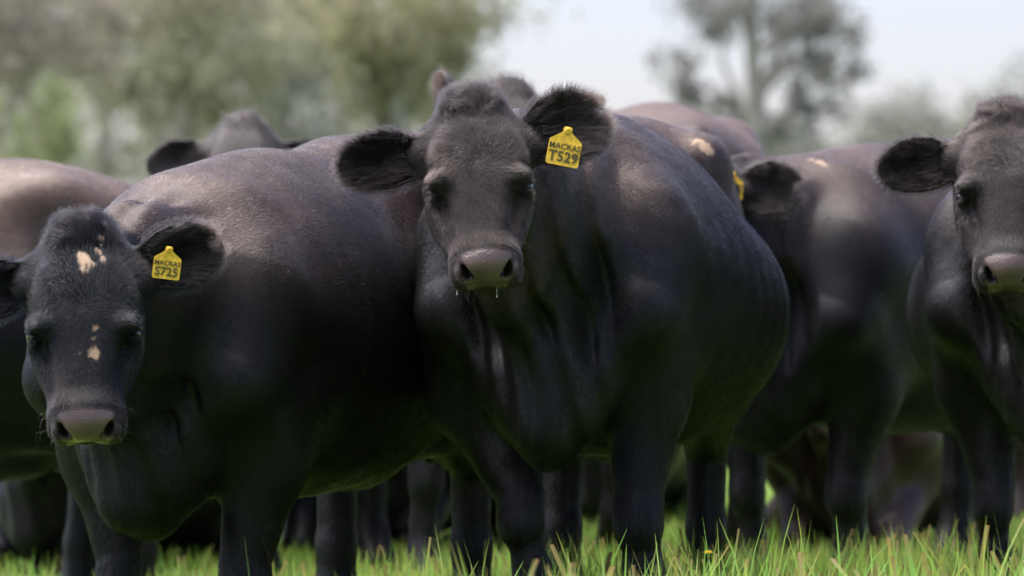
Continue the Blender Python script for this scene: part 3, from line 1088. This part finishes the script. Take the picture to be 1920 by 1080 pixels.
cows['far_left'] = dict(
    cow=Cow((470, 18.2), 10, (455, 208, 17.5), 2, 30, 0, scale=1.08, ears=[
        {'axis': (.16, 1.0, -.1), 'open': FRONT, 'L': .2, 'wid': .066}, {'axis': (-.02, 1.0, -.15), 'open': FRONT, 'L': .2}]),
    label='far black cow at left whose head top rises behind the other backs', hb=.026, hh=.012, nfur=40000, seed=101)
cows['far_middle'] = dict(
    cow=Cow((1100, 18.4), 168, (1010, 230, 19.2), 190, 28, 0, scale=1.10, ground=.05),
    label='brown-backed cow standing rump-on between the middle cow and the right ones', hb=.026, hh=.02, nfur=40000, seed=111, bleach=1.8)
cows['far_right'] = dict(
    cow=Cow((1830, 20.8), 25, (1760, 380, 20.1), -6, 28, 0, scale=1.08),
    label='brown cow in the back at right, its legs showing under the bellies', hb=.026, hh=.02, nfur=40000, seed=121, bleach=1.2, rust=.6)
cows['lying_left'] = dict(
    cow=Cow((715, 18.5), 8, (740, 590, 17.9), 0, 28, 0, lying=True),
    label='dark cow lying in the back, seen between the legs of the left and middle cows', hb=.03, hh=.024, nfur=0, seed=131, bleach=1.2)
cows['lying_right'] = dict(
    cow=Cow((1600, 18.3), 12, (1560, 580, 17.7), 0, 28, 0, lying=True),
    label='dark cow lying in the back, seen between the legs at right', hb=.03, hh=.024, nfur=30000, seed=141, bleach=.3, rust=.9)

cows['lying_middle'] = dict(
    cow=Cow((1120, 20.6), 4, (1120, 600, 20.0), 0, 28, 0, lying=True),
    label='dark cow lying in the back, seen between the legs of the middle cow', hb=.03, hh=.024, nfur=0, seed=161, bleach=1.0)
cows['lying_edge'] = dict(
    cow=Cow((110, 17.2), 14, (90, 590, 16.6), 0, 28, 0, lying=True, ground=-.02),
    label='dark cow lying at the left edge behind the lowered head', hb=.03, hh=.02, nfur=0, seed=151, bleach=1.0)

for key in list(cows):
    k = dict(cows[key]); c = k.pop('cow')
    build_cow('cow', c, k.pop('label'), group=G, **k)

# ------------------------------------------------------------------ grass and trees
blades('grass', 'bright green pasture grass in front of and under the herd', 60000, 1.25, (10.4, 15.0), (.08, .225), .0090, 5, 4, .12)
blades('tall_grass', 'broad blunt grass blades nearest the lens along the bottom', 4200, 1.25, (9.8, 11.8), (.20, .335), .0105, 8, 5, .20, dens=lambda x, y: np.clip(.45 + .9 * x, .12, 1))
blades('far_grass', 'paddock grass behind the herd, out of focus', 42000, 1.3, (15.0, 30.0), (.05, .11), .012, 6, 2, .0)
OL = (.37, .36, .25); GR = (.34, .345, .29); BRN = (.37, .33, .275); LG = (.29, .33, .17)  # leaf tones here and below lightened to stand in for haze
TG = 'gum trees behind the herd'
tree('gum_tree', 'grey-brown gum tree at the far left edge', 40, 78, [(-20, 60, 1.5, 0), (60, 20, 1.3, .5), (110, 100, .9, -.5), (20, -150, 2, 0), (60, 230, .8, 1), (150, 40, .9, 1)], (50, 0), .16, BRN, 201, group=TG)
tree('bush', 'bright green sapling low at the far left', 85, 66, [(85, 215, .62, 0), (60, 270, .6, .2), (100, 290, .5, 0), (40, 180, .45, .3)], (85, 230), .05, LG, 202, leaf=.1, nleaf=3000)
tree('gum_tree', 'olive gum tree second from the left, above the far cow', 330, 84, [(300, 60, 1.3, 0), (380, 110, 1.2, -.6), (260, 150, .9, .5), (330, -60, 2.0, 0), (420, 190, .9, .3), (300, 230, .7, 1), (210, 110, .8, 0), (420, 40, 1.2, 0)], (330, -40), .17, OL, 203, group=TG)
tree('gum_tree', 'grey-green gum tree third from the left, behind the other crowns', 520, 92, [(500, 60, 1.4, 0), (580, 130, 1.1, 0), (470, 160, 1.0, .5), (520, -70, 2.2, 0), (560, 215, .8, 0), (620, 60, 1.1, .5), (450, 250, .9, 0)], (520, -40), .18, GR, 204, group=TG)
tree('gum_tree', 'yellowish olive gum tree left of the open sky', 740, 80, [(720, 60, 1.1, 0), (800, 90, 1.0, 0), (690, 140, .8, .5), (740, -80, 2.0, 0), (860, 50, .7, 0), (780, 180, .7, .6), (870, 130, .5, 0), (640, 30, 1.0, 0), (700, 225, .7, 0)], (740, -40), .15, (.41, .39, .25), 205, group=TG)
tree('gum_tree', 'lone pale-trunked gum tree against the sky at right', 1418, 88, [(1380, -30, 1.1, 0), (1470, 20, 1.0, 0), (1540, 60, .85, .4), (1560, 130, .6, 0), (1500, 120, .6, .5), (1270, 120, .45, 0), (1280, 190, .55, 0), (1350, 210, .5, .4), (1530, 200, .5, 0), (1470, 220, .6, 0), (1350, 40, .5, 0), (1560, 20, .6, 0)], (1405, -60), .19, (.27, .265, .25), 206, group=TG, nleaf=5200)
for i, (px, py, rr) in enumerate([(1250, 235, .9), (1480, 250, 1.0), (1640, 232, 1.1), (1730, 215, 1.0), (1850, 215, 1.0), (1930, 180, 1.2), (130, 300, 1.2), (330, 300, 1.2), (560, 300, 1.1), (740, 290, 1.0)]):
    where = ['behind the middle cow rump', 'beside the pale trunk', 'right of the lone gum', 'above the right back cow', 'beside the right-edge head', 'at the right edge', 'low at left edge', 'under the olive gum', 'under the grey-green gum', 'under the yellowish gum'][i]
    tree('shrub', 'blurred distant grey-green shrub ' + where, px, 120 + 3 * i, [(px, py + 10, rr, 0), (px - 35, py + 50, rr, .3), (px + 40, py + 45, rr * .9, 0), (px, py + 130, rr * 1.6, 0)], (px, py + 30), .08, (.27, .275, .23), 300 + i, leaf=.2, nleaf=2600, group='distant shrubs on the skyline')

for i, (px, lab) in enumerate([(-20, 'pale far gum tree behind the left edge trees'), (200, 'pale far gum tree showing between the two left crowns'), (430, 'pale far gum tree showing left of the grey-green gum'), (640, 'pale far gum tree showing right of the grey-green gum'), (820, 'pale far gum tree nearest to the open sky')]):
    k = 1.0 if i < 4 else .6
    tree('gum_tree', lab, px, 118 + 4 * i, [(px - 60, 40, 1.7 * k, 0), (px + 50, 90, 1.6 * k, 1), (px, -80, 2.6 * k, 0), (px - 20, 180, 1.5 * k, .5), (px + 60, 250, 1.4 * k, 0), (px - 90, 270, 1.5 * k, 0)], (px, -60), .2, (.36, .36, .26), 400 + i, leaf=.24, nleaf=4200, group=TG)

# ---- a yellow flower among the blades at right
fx, fy = (1328 - 960) * 11.2 / F, 11.2
fz = CZ - (1038 - HY) * 11.2 / F
fl = new_obj('yellow_flower', None); fl.location = (fx, fy, float(ground_z(fx, fy)))
tag(fl, 'small yellow flower among the grass blades, right of the middle cow', 'flower')
hgt = fz - float(ground_z(fx, fy))
v, qd = tube([(0, 0, 0), (.006, 0, hgt * .5), (0, 0, hgt)], [.0016, .0014, .0012], 6)
me = mesh_np('stem', v, qd); me.materials.append(mat_plain('flower_stem', (.12, .2, .04), .6)); new_obj('stem', me, fl)
V, Qf = [], []
for ring, (nn, ln, el) in enumerate(((12, .013, .25), (10, .010, .7), (7, .007, 1.1))):
    for i in range(nn):
        a = 6.283 * (i + .3 * ring) / nn
        d_ = np.array([math.cos(a) * math.cos(el), math.sin(a) * math.cos(el), math.sin(el)]); sdv = np.array([-math.sin(a), math.cos(a), 0]) * .0022
        c0 = np.array([0, 0, hgt]); b0 = len(V)
        V += [c0, c0 + d_ * ln * .6 + sdv, c0 + d_ * ln, c0 + d_ * ln * .6 - sdv]
        Qf.append((b0, b0 + 1, b0 + 2, b0 + 3))
me = mesh_np('petals', V, Qf); me.materials.append(mat_plain('flower_petal', (.75, .55, .03), .6)); new_obj('petals', me, fl)
